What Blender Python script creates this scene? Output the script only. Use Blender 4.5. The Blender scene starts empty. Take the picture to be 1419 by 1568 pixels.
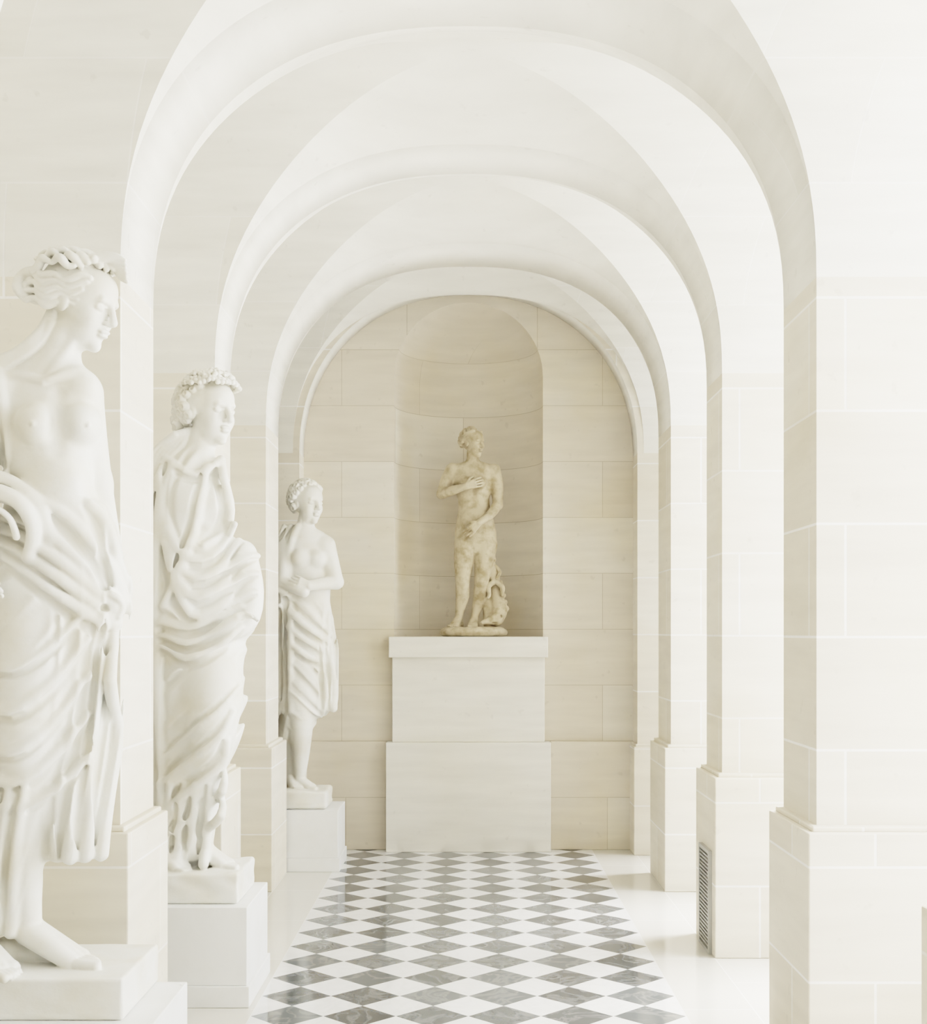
import bpy, bmesh, math, random
import numpy as np
from mathutils import Vector

random.seed(3)
scene = bpy.context.scene
scene.view_settings.view_transform = 'Filmic'
for lk in ('High Contrast', 'Filmic - High Contrast', 'Medium High Contrast'):
    try:
        scene.view_settings.look = lk; break
    except Exception as e:
        print("look", lk, "unavailable")

# ------------------------------------------------------------------ camera
EYE = 1.746
cam_d = bpy.data.cameras.new("camera")
cam = bpy.data.objects.new("camera", cam_d)
scene.collection.objects.link(cam)
cam.location = (0, 0, EYE)
cam.rotation_euler = (math.radians(90), 0, 0)
cam_d.sensor_fit = 'HORIZONTAL'
cam_d.sensor_width = 36
cam_d.lens = 36 * 2000 / 1419
cam_d.shift_y = (968 - 784) / 1419
cam_d.shift_x = -7.5 / 1419
cam_d.clip_start = 0.05
scene.camera = cam

# ------------------------------------------------------------------ materials
def newmat(name):
    m = bpy.data.materials.new(name); m.use_nodes = True
    nt = m.node_tree
    return m, nt, nt.nodes["Principled BSDF"]

def N(nt, t, **kw):
    n = nt.nodes.new(t)
    for k, v in kw.items():
        setattr(n, k, v)
    return n

def math_n(nt, op, a, b=None, clamp=False):
    n = N(nt, 'ShaderNodeMath', operation=op, use_clamp=clamp)
    for i, x in enumerate((a, b)):
        if x is None: continue
        if isinstance(x, (int, float)): n.inputs[i].default_value = x
        else: nt.links.new(x, n.inputs[i])
    return n.outputs[0]

def mixc(nt, fac, a, b, blend='MIX'):
    n = N(nt, 'ShaderNodeMix', data_type='RGBA', blend_type=blend)
    for idx, x in ((0, fac), (6, a), (7, b)):
        if isinstance(x, (int, float)): n.inputs[idx].default_value = x
        elif isinstance(x, tuple): n.inputs[idx].default_value = (*x, 1)
        else: nt.links.new(x, n.inputs[idx])
    return n.outputs[2]

def stone(name, c1, c2, mortar, bw=0.95, rh=0.447, z0=0.386, ms=0.004, stain=(0.80, 0.70, 0.46), stain_amt=0.35, rough=0.75, xoff=0.0):
    m, nt, bsdf = newmat(name)
    geo = N(nt, 'ShaderNodeNewGeometry')
    sep = N(nt, 'ShaderNodeSeparateXYZ'); nt.links.new(geo.outputs['Position'], sep.inputs[0])
    xy = math_n(nt, 'ADD', math_n(nt, 'ADD', sep.outputs[0], sep.outputs[1]), xoff)
    zz = math_n(nt, 'SUBTRACT', sep.outputs[2], z0)
    comb = N(nt, 'ShaderNodeCombineXYZ'); nt.links.new(xy, comb.inputs[0]); nt.links.new(zz, comb.inputs[1])
    br = N(nt, 'ShaderNodeTexBrick'); br.offset = 0.5
    nt.links.new(comb.outputs[0], br.inputs['Vector'])
    br.inputs['Color1'].default_value = (*c1, 1); br.inputs['Color2'].default_value = (*c2, 1)
    br.inputs['Mortar'].default_value = (*mortar, 1)
    br.inputs['Scale'].default_value = 1; br.inputs['Mortar Size'].default_value = ms
    br.inputs['Mortar Smooth'].default_value = 0.3; br.inputs['Bias'].default_value = 0
    br.inputs['Brick Width'].default_value = bw; br.inputs['Row Height'].default_value = rh
    sn = N(nt, 'ShaderNodeSeparateXYZ'); nt.links.new(geo.outputs['Normal'], sn.inputs[0])
    nz2 = math_n(nt, 'MULTIPLY', sn.outputs[2], sn.outputs[2])
    fac = math_n(nt, 'SUBTRACT', 1.0, math_n(nt, 'MULTIPLY', nz2, 2.2), True)
    avg = tuple((a + b) / 2 for a, b in zip(c1, c2))
    col = mixc(nt, fac, avg, br.outputs['Color'])
    n1 = N(nt, 'ShaderNodeTexNoise'); n1.inputs['Scale'].default_value = 1.1; n1.inputs['Detail'].default_value = 5
    nt.links.new(geo.outputs['Position'], n1.inputs['Vector'])
    r1 = N(nt, 'ShaderNodeMapRange'); nt.links.new(n1.outputs['Fac'], r1.inputs[0])
    r1.inputs[1].default_value = 0.48; r1.inputs[2].default_value = 0.72; r1.inputs[3].default_value = 0; r1.inputs[4].default_value = stain_amt
    col = mixc(nt, r1.outputs[0], col, stain)
    mp = N(nt, 'ShaderNodeMapping'); mp.inputs['Scale'].default_value = (1.2, 1.2, 9)
    nt.links.new(geo.outputs['Position'], mp.inputs[0])
    n2 = N(nt, 'ShaderNodeTexNoise'); n2.inputs['Scale'].default_value = 1.5; n2.inputs['Detail'].default_value = 6
    nt.links.new(mp.outputs[0], n2.inputs['Vector'])
    r2 = N(nt, 'ShaderNodeMapRange'); nt.links.new(n2.outputs['Fac'], r2.inputs[0])
    r2.inputs[1].default_value = 0.3; r2.inputs[2].default_value = 0.7; r2.inputs[3].default_value = 0.91; r2.inputs[4].default_value = 1.03
    col = mixc(nt, 1.0, col, r2.outputs[0], 'MULTIPLY')
    # small pits and dark specks
    n4 = N(nt, 'ShaderNodeTexNoise'); n4.inputs['Scale'].default_value = 14; n4.inputs['Detail'].default_value = 8
    nt.links.new(geo.outputs['Position'], n4.inputs['Vector'])
    r4 = N(nt, 'ShaderNodeMapRange'); nt.links.new(n4.outputs['Fac'], r4.inputs[0])
    r4.inputs[1].default_value = 0.66; r4.inputs[2].default_value = 0.72; r4.inputs[3].default_value = 0; r4.inputs[4].default_value = 0.35
    col = mixc(nt, r4.outputs[0], col, tuple(x * .72 for x in c2))
    nt.links.new(col, bsdf.inputs['Base Color'])
    bsdf.inputs['Roughness'].default_value = rough
    n3 = N(nt, 'ShaderNodeTexNoise'); n3.inputs['Scale'].default_value = 25; n3.inputs['Detail'].default_value = 6
    nt.links.new(geo.outputs['Position'], n3.inputs['Vector'])
    hgt = math_n(nt, 'SUBTRACT', math_n(nt, 'MULTIPLY', n3.outputs['Fac'], 0.4), math_n(nt, 'MULTIPLY', br.outputs['Fac'], fac))
    bp = N(nt, 'ShaderNodeBump'); bp.inputs['Strength'].default_value = 0.25; bp.inputs['Distance'].default_value = 0.004
    nt.links.new(hgt, bp.inputs['Height']); nt.links.new(bp.outputs[0], bsdf.inputs['Normal'])
    return m

M_STONE = stone("limestone", (0.84, 0.79, 0.69), (0.73, 0.67, 0.565), (0.94, 0.92, 0.88), ms=0.006, stain=(0.70, 0.61, 0.44), stain_amt=0.4)
M_VAULT = stone("vault_limestone", (0.88, 0.865, 0.81), (0.83, 0.805, 0.735), (0.92, 0.90, 0.86), stain=(0.78, 0.72, 0.58), stain_amt=0.2)
M_FAR = stone("niche_wall_limestone", (0.82, 0.765, 0.665), (0.735, 0.66, 0.55), (0.50, 0.44, 0.35), bw=1.05, rh=0.45, z0=0.42, ms=0.0025, stain=(0.72, 0.60, 0.38), stain_amt=0.5, xoff=-.05)
M_PED = stone("niche_pedestal_limestone", (0.86, 0.83, 0.76), (0.84, 0.81, 0.73), (0.70, 0.64, 0.54), bw=60.0, rh=30.0, z0=-10.0, stain=(0.78, 0.71, 0.55), stain_amt=0.25)

def marble(name, c, tint, rough=0.45, bump=0.3, sc=6.0, bump_sc=60.0):
    m, nt, bsdf = newmat(name)
    geo = N(nt, 'ShaderNodeNewGeometry')
    n1 = N(nt, 'ShaderNodeTexNoise'); n1.inputs['Scale'].default_value = sc; n1.inputs['Detail'].default_value = 8
    nt.links.new(geo.outputs['Position'], n1.inputs['Vector'])
    r1 = N(nt, 'ShaderNodeMapRange'); nt.links.new(n1.outputs['Fac'], r1.inputs[0])
    r1.inputs[1].default_value = 0.42; r1.inputs[2].default_value = 0.68
    col = mixc(nt, r1.outputs[0], c, tint)
    nt.links.new(col, bsdf.inputs['Base Color'])
    bsdf.inputs['Roughness'].default_value = rough
    n3 = N(nt, 'ShaderNodeTexNoise'); n3.inputs['Scale'].default_value = bump_sc; n3.inputs['Detail'].default_value = 5
    nt.links.new(geo.outputs['Position'], n3.inputs['Vector'])
    bp = N(nt, 'ShaderNodeBump'); bp.inputs['Strength'].default_value = bump; bp.inputs['Distance'].default_value = 0.002
    nt.links.new(n3.outputs['Fac'], bp.inputs['Height']); nt.links.new(bp.outputs[0], bsdf.inputs['Normal'])
    return m

M_MARBLE = marble("statue_marble", (0.87, 0.86, 0.81), (0.81, 0.775, 0.68), bump=.4)
M_TERRA = marble("aged_statue_marble", (0.60, 0.52, 0.38), (0.36, 0.29, 0.18), 0.65, 0.8, sc=14.0)
M_WHITE = marble("painted_pedestal_white", (0.88, 0.88, 0.87), (0.84, 0.84, 0.82), 0.55, 0.05)
M_FRAME = marble("window_frame_paint", (0.88, 0.88, 0.85), (0.85, 0.85, 0.82), 0.5, 0.05)
M_VENT = marble("vent_metal", (0.42, 0.42, 0.40), (0.36, 0.36, 0.34), 0.45, 0.05)
M_DARK = marble("vent_shadow_box", (0.12, 0.12, 0.11), (0.10, 0.10, 0.10), 0.8, 0.0)
M_BOUNCE = marble("pale_bounce_ground", (0.80, 0.78, 0.74), (0.70, 0.68, 0.64), 0.9, 0.6)

def floor_mat():
    m, nt, bsdf = newmat("checkered_marble_floor")
    geo = N(nt, 'ShaderNodeNewGeometry')
    sep = N(nt, 'ShaderNodeSeparateXYZ'); nt.links.new(geo.outputs['Position'], sep.inputs[0])
    X, Y = sep.outputs[0], sep.outputs[1]
    d = 0.33
    a = math_n(nt, 'FLOOR', math_n(nt, 'DIVIDE', math_n(nt, 'ADD', X, Y), d))
    b = math_n(nt, 'FLOOR', math_n(nt, 'DIVIDE', math_n(nt, 'SUBTRACT', X, Y), d))
    s = math_n(nt, 'ADD', a, b)
    par = math_n(nt, 'GREATER_THAN', math_n(nt, 'ABSOLUTE', math_n(nt, 'MODULO', s, 2.0)), 0.5)
    cell = N(nt, 'ShaderNodeCombineXYZ'); nt.links.new(a, cell.inputs[0]); nt.links.new(b, cell.inputs[1])
    wn = N(nt, 'ShaderNodeTexWhiteNoise', noise_dimensions='2D'); nt.links.new(cell.outputs[0], wn.inputs['Vector'])
    add = N(nt, 'ShaderNodeVectorMath', operation='ADD')
    nt.links.new(geo.outputs['Position'], add.inputs[0]); nt.links.new(wn.outputs['Color'], add.inputs[1])
    n1 = N(nt, 'ShaderNodeTexNoise'); n1.inputs['Scale'].default_value = 5; n1.inputs['Detail'].default_value = 8; n1.inputs['Distortion'].default_value = 1.5
    nt.links.new(add.outputs[0], n1.inputs['Vector'])
    vein = math_n(nt, 'SUBTRACT', 1.0, math_n(nt, 'MULTIPLY', math_n(nt, 'ABSOLUTE', math_n(nt, 'SUBTRACT', n1.outputs['Fac'], 0.5)), 14.0), True)
    gcol = mixc(nt, wn.outputs['Value'], (0.06, 0.068, 0.076), (0.125, 0.138, 0.148))
    gcol = mixc(nt, math_n(nt, 'MULTIPLY', vein, 0.3), gcol, (0.36, 0.37, 0.38))
    wcol = mixc(nt, wn.outputs['Value'], (0.85, 0.85, 0.845), (0.78, 0.78, 0.78))
    wcol = mixc(nt, math_n(nt, 'MULTIPLY', vein, 0.2), wcol, (0.55, 0.55, 0.55))
    chk = mixc(nt, par, gcol, wcol)
    bx = math_n(nt, 'GREATER_THAN', math_n(nt, 'ABSOLUTE', X), 0.99)
    comb = N(nt, 'ShaderNodeCombineXYZ'); nt.links.new(Y, comb.inputs[0]); nt.links.new(math_n(nt, 'ADD', math_n(nt, 'ABSOLUTE', X), 0.33), comb.inputs[1])
    br = N(nt, 'ShaderNodeTexBrick'); nt.links.new(comb.outputs[0], br.inputs['Vector'])
    br.inputs['Color1'].default_value = (0.70, 0.68, 0.63, 1); br.inputs['Color2'].default_value = (0.65, 0.625, 0.565, 1)
    br.inputs['Mortar'].default_value = (0.85, 0.84, 0.8, 1); br.inputs['Scale'].default_value = 1
    br.inputs['Mortar Size'].default_value = 0.003; br.inputs['Brick Width'].default_value = 0.93; br.inputs['Row Height'].default_value = 0.33
    col = mixc(nt, bx, chk, br.outputs['Color'])
    nt.links.new(col, bsdf.inputs['Base Color'])
    bsdf.inputs['Roughness'].default_value = 0.08
    n3 = N(nt, 'ShaderNodeTexNoise'); n3.inputs['Scale'].default_value = 3
    nt.links.new(geo.outputs['Position'], n3.inputs['Vector'])
    bp = N(nt, 'ShaderNodeBump'); bp.inputs['Strength'].default_value = 0.08; bp.inputs['Distance'].default_value = 0.01
    nt.links.new(n3.outputs['Fac'], bp.inputs['Height']); nt.links.new(bp.outputs[0], bsdf.inputs['Normal'])
    return m
M_FLOOR = floor_mat()

# ------------------------------------------------------------------ helpers
def obj_from(name, verts, faces, mat, parent=None, smooth=False):
    me = bpy.data.meshes.new(name)
    me.from_pydata(verts, [], faces); me.update()
    if smooth:
        me.polygons.foreach_set('use_smooth', [True] * len(me.polygons))
    ob = bpy.data.objects.new(name, me)
    scene.collection.objects.link(ob)
    me.materials.append(mat)
    if parent: ob.parent = parent
    return ob

def boxes(name, lst, mat, bevel=0.0, parent=None):
    """one object made of boxes (x0,x1,y0,y1,z0,z1)"""
    bm = bmesh.new()
    for (x0, x1, y0, y1, z0, z1) in lst:
        r = bmesh.ops.create_cube(bm, size=1.0)
        for v in r['verts']:
            v.co = Vector((x0 + (v.co.x + .5) * (x1 - x0), y0 + (v.co.y + .5) * (y1 - y0), z0 + (v.co.z + .5) * (z1 - z0)))
    me = bpy.data.meshes.new(name); bm.to_mesh(me); bm.free()
    ob = bpy.data.objects.new(name, me); scene.collection.objects.link(ob)
    me.materials.append(mat)
    if bevel:
        md = ob.modifiers.new("bevel", 'BEVEL'); md.width = bevel; md.segments = 2; md.limit_method = 'ANGLE'
    if parent: ob.parent = parent
    return ob

# ------------------------------------------------------------------ architecture
A = 1.375; SPR = 3.15; XO = 2.6; XI = 2.3; NP = 2.35; BR = 1.24
NSEG = 28
def gs(n=NP, N_=NSEG):
    out = []
    for k in range(N_ + 1):
        ph = (k / N_) * math.pi / 2
        out.append((math.sin(ph) ** (2 / n), math.cos(ph) ** (2 / n) if k < N_ else 0.0))
    return out
GS = gs()

def rib(name, y0, y1, a=A, b=BR, n=NP, top=4.9, plinth=True, front=0.09, back=0.04, px=0.055, ph=0.985, pxr=None):
    g = gs(n)
    prof = [(-a, 0.0)] + [(-gx * a, SPR + s * b) for gx, s in reversed(g)] + [(gx * a, SPR + s * b) for gx, s in g[1:]] + [(a, 0.0)]
    outer = []
    m = len(prof)
    for i, (x, z) in enumerate(prof):
        if i == 0: outer.append((-XI, 0.0))
        elif i == m - 1: outer.append((XI, 0.0))
        else:
            if i == 1: outer.append((-XI, SPR))
            elif i == m - 2: outer.append((XI, SPR))
            elif x <= -a * .9: outer.append((-XI, SPR + (top - SPR) * (1 - (abs(x) - a * .9) / (a * .1))))
            elif x >= a * .9: outer.append((XI, SPR + (top - SPR) * (1 - (abs(x) - a * .9) / (a * .1))))
            else: outer.append((x / (a * .9) * XI, top))
    V = []; F = []
    for y in (y0, y1):
        for x, z in prof: V.append((x, y, z))
        for x, z in outer: V.append((x, y, z))
    o = 2 * m
    for i in range(m - 1):
        F.append((i, i + 1, m + i + 1, m + i))
        F.append((o + i + 1, o + i, o + m + i, o + m + i + 1))
        F.append((i + 1, i, o + i, o + i + 1))
        F.append((m + i, m + i + 1, o + m + i + 1, o + m + i))
    ob = obj_from(name, V, F, M_STONE)
    ob.data.materials.append(M_VAULT)
    for i, p in enumerate(ob.data.polygons):
        p.use_smooth = (i % 4 == 2) and 0 < i // 4 < m - 2
        if p.use_smooth: p.material_index = 1
    if plinth:
        L = []
        for sgn in (-1, 1):
            q = pxr if (pxr and sgn > 0) else px
            x0, x1 = sorted((sgn * (a - q), sgn * XI))
            L.append((x0, x1, y0 - front, y1 + back, 0, ph - 0.02))
            x0, x1 = sorted((sgn * (a - q * .55), sgn * XI))
            L.append((x0, x1, y0 - front * .6, y1 + back * .6, ph - 0.022, ph))
        boxes("plinth", L, M_STONE, 0.006, ob)
    return ob

RIBS = [(-0.42, 0.10), (1.44, 1.96), (3.30, 3.72), (5.16, 5.70), (7.08, 7.54), (8.87, 9.45)]
for i, (y0, y1) in enumerate(RIBS):
    if i == 2: rib("stone_arch", y0, y1, px=.025, pxr=.08, back=.02)
    else: rib("stone_arch", y0, y1)
rib("stone_arch", 10.24, 10.52, a=1.325, b=1.31, n=2.15, front=0.02, back=0.0, px=0.03, ph=0.87)

def vault(y0, y1, bc=1.45):
    yc = (y0 + y1) / 2; c = (y1 - y0) / 2
    gi = [-g for g, s in reversed(GS)] + [g for g, s in GS[1:]]
    si = [s for g, s in reversed(GS)] + [s for g, s in GS[1:]]
    ext = [1.0 + (XO / A - 1) * k / 4 for k in range(1, 5)]
    gx = [-e for e in reversed(ext)] + gi + ext
    sx = [0] * 4 + si + [0] * 4
    V = []; F = []
    nx, ny = len(gx), len(gi)
    for j in range(ny):
        yy = gi[j]
        B = BR + (bc - BR) * (1 - yy * yy) ** 1.6
        for i in range(nx):
            s = max(sx[i], si[j])
            V.append((gx[i] * A, yc + yy * c, SPR + B * s))
    sharp = set()
    for j in range(ny - 1):
        for i in range(nx - 1):
            p = j * nx + i; q = p + 1; r = p + nx + 1; t = p + nx
            ii = i - 4 - NSEG; jj = j - NSEG
            inside = 4 <= i < nx - 5
            if inside and ii == jj:
                F += [(p, r, q), (p, t, r)]; sharp.add((p, r))
            elif inside and ii == -(jj + 1):
                F += [(p, t, q), (q, t, r)]; sharp.add((min(q, t), max(q, t)))
            else:
                F.append((p, t, r, q))
    return V, F, sharp

allV = []; allF = []; allS = set()
BAYS = [(-2.3, -0.42), (0.10, 1.44), (1.96, 3.30), (3.72, 5.16), (5.70, 7.08), (7.54, 8.87), (9.45, 10.24)]
for (y0, y1) in BAYS:
    V, F, S_ = vault(y0, y1)
    o = len(allV); allV += V
    allF += [tuple(i + o for i in f) for f in F]
    allS |= {(a + o, b + o) for a, b in S_}
ceil = obj_from("ceiling", allV, allF, M_VAULT, smooth=True)
for e in ceil.data.edges:
    k = (min(e.vertices), max(e.vertices))
    if k in allS: e.use_edge_sharp = True

boxes("light_leak_cover", [(-XO - .1, XO + .1, -2.6, 11.6, 4.9, 5.05)], M_STONE)  # unseen slab added over the vault to stop light leaks
boxes("floor", [(-XO, XO, -2.6, 11.6, -0.1, 0.0)], M_FLOOR)

def side_wall(name, xa, xb, open_bays, jamb=.14):
    L = []
    y = -2.3
    for b in open_bays:
        y0, y1 = BAYS[b][0] + jamb, BAYS[b][1] - jamb
        L.append((xa, xb, y, y0, 0, 4.9)); L.append((xa, xb, y0, y1, 0, .42)); L.append((xa, xb, y0, y1, 4.3, 4.9))
        y = y1
    L.append((xa, xb, y, 10.52, 0, 4.9))
    boxes(name, L, M_STONE)
WINB = [1, 2, 3, 4, 5, 6]
side_wall("wall_right", XI, XO, WINB)
side_wall("wall_left", -XO, -XI, [])
boxes("wall_back", [(-XO, -0.9, -2.6, -2.3, 0, 4.9), (0.9, XO, -2.6, -2.3, 0, 4.9), (-0.9, 0.9, -2.6, -2.3, 3.4, 4.9)], M_STONE)
L = [(-.9, -.01, -2.5, -2.44, 0, 3.4), (.01, .9, -2.5, -2.44, 0, 3.4)]
for sx_ in (-.84, .07):
    for (z0_, z1_) in ((.15, .95), (1.05, 2.05), (2.15, 3.25)):
        L.append((sx_, sx_ + .77, -2.44, -2.425, z0_, z1_))
boxes("light_blocking_door_1", L, M_FRAME, .01)  # unseen closed leaves, added to cut light from behind the camera
boxes("bounce_ground", [(XO, 45, -40, 40, -0.3, -0.12)], M_BOUNCE)  # unseen pale ground, added to bounce sunlight up to the vault
for wn_, b in enumerate(WINB):
    y0, y1 = BAYS[b][0] + .14, BAYS[b][1] - .14
    L = [(2.42, 2.48, y0, y0 + .05, .42, 4.3), (2.42, 2.48, y1 - .05, y1, .42, 4.3), (2.425, 2.475, (y0 + y1) / 2 - .02, (y0 + y1) / 2 + .02, .5, 4.3), (2.41, 2.49, y0 + .05, y1 - .05, .42, .5)]
    for z in (1.35, 2.25, 3.15):
        L.append((2.435, 2.465, y0 + .05, y1 - .05, z - .015, z + .015))
    boxes("window_%d" % (wn_ + 1), L, M_FRAME)

# far wall with niche
wall = boxes("wall_far", [(-XO, XO, 10.52, 11.6, 0, 4.9)], M_FAR)
R = 0.60; zb = 1.70; zc = 3.80
prof = [(0.0, zb), (R, zb)] + [(R * math.cos(t), zc + R * math.sin(t)) for t in [math.pi / 2 * k / 16 for k in range(0, 16)]] + [(0.0, zc + R)]
NS = 72
V = []; F = []
V.append((0, 10.52, zb))
rings = []
for (r, z) in prof[1:-1]:
    rings.append(len(V))
    for k in range(NS):
        a = 2 * math.pi * k / NS
        V.append((r * math.cos(a), 10.52 + r * math.sin(a), z))
V.append((0, 10.52, zc + R)); topi = len(V) - 1
for k in range(NS):
    k2 = (k + 1) % NS
    F.append((0, rings[0] + k2, rings[0] + k))
    for a_, b_ in zip(rings[:-1], rings[1:]):
        F.append((a_ + k, a_ + k2, b_ + k2, b_ + k))
    F.append((rings[-1] + k, rings[-1] + k2, topi))
cut = obj_from("niche_cutter", V, F, M_FAR, smooth=True)
md = wall.modifiers.new("niche", 'BOOLEAN'); md.operation = 'DIFFERENCE'; md.object = cut; md.solver = 'EXACT'
dg = bpy.context.evaluated_depsgraph_get()
me2 = bpy.data.meshes.new_from_object(wall.evaluated_get(dg))
wall.modifiers.clear(); wall.data = me2
bpy.data.objects.remove(cut)
for p in wall.data.polygons:
    n = p.normal
    c = p.center
    p.use_smooth = c.y > 10.521 and c.y < 11.55 and abs(n.z) < 0.99 and c.z > 1.71 and c.z < 4.6 and abs(c.x) < .62
bm = bmesh.new(); bm.from_mesh(wall.data)
for e in bm.edges:
    if len(e.link_faces) == 2 and e.calc_face_angle(0) > math.radians(40): e.smooth = False
bm.to_mesh(wall.data); bm.free()

boxes("baseboard_far", [(-1.32, -0.66, 10.485, 10.525, 0, 0.87), (0.66, 1.32, 10.485, 10.525, 0, 0.87)], M_FAR, 0.006)
boxes("niche_pedestal", [(-.655, .655, 10.36, 10.53, 0, .87), (-.607, .607, 10.40, 10.53, .87, 1.55), (-.632, .632, 10.36, 10.56, 1.545, 1.71), (-.59, .59, 10.5, 10.78, 1.69, 1.708)], M_PED, 0.006)

# vent grille on the second right plinth
ventroot = bpy.data.objects.new("vent_grille", None); scene.collection.objects.link(ventroot)
boxes("backing", [(1.312, 1.322, 7.09, 7.37, 0.01, .55)], M_DARK, 0, ventroot)
L = [(1.300, 1.320, 7.08, 7.10, 0.0, .56), (1.300, 1.320, 7.36, 7.38, 0.0, .56), (1.300, 1.320, 7.10, 7.36, 0, .02), (1.300, 1.320, 7.10, 7.36, .54, .56)]
z = .035
while z < .53:
    L.append((1.302, 1.316, 7.10, 7.36, z, z + .009)); z += .021
boxes("slats", L, M_VENT, 0, ventroot)

# statue pedestals
PEDZ = .465
def pedestal(x0, x1, y0, y1, h):
    boxes("statue_pedestal", [(x0, x1, y0, y1, 0.10, h), (x0 - .012, x1 + .012, y0 - .012, y1 + .012, 0, .10)], M_WHITE, 0.004)
pedestal(-1.63, -1.03, 4.20, 4.79, PEDZ)
pedestal(-1.63, -1.03, 6.08, 6.70, PEDZ)
pedestal(-1.36, -.95, 9.52, 10.06, .445)

# ------------------------------------------------------------------ SDF sculpting
def unit(v):
    v = np.asarray(v, float); return v / (np.linalg.norm(v) + 1e-9)
def P(p):
    return np.array([p[0], p[2] if len(p) > 2 else 0.0, -p[1]], float)
def catmull(pts, n):
    Q = [np.asarray(p, float) for p in pts]
    Q = [2 * Q[0] - Q[1]] + Q + [2 * Q[-1] - Q[-2]]
    out = []
    for i in range(1, len(Q) - 2):
        p0, p1, p2, p3 = Q[i - 1:i + 3]
        for j in range(n):
            t = j / n
            out.append(.5 * ((2 * p1) + (-p0 + p2) * t + (2 * p0 - 5 * p1 + 4 * p2 - p3) * t * t + (-p0 + 3 * p1 - 3 * p2 + p3) * t ** 3))
    out.append(Q[-2])
    return out

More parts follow.
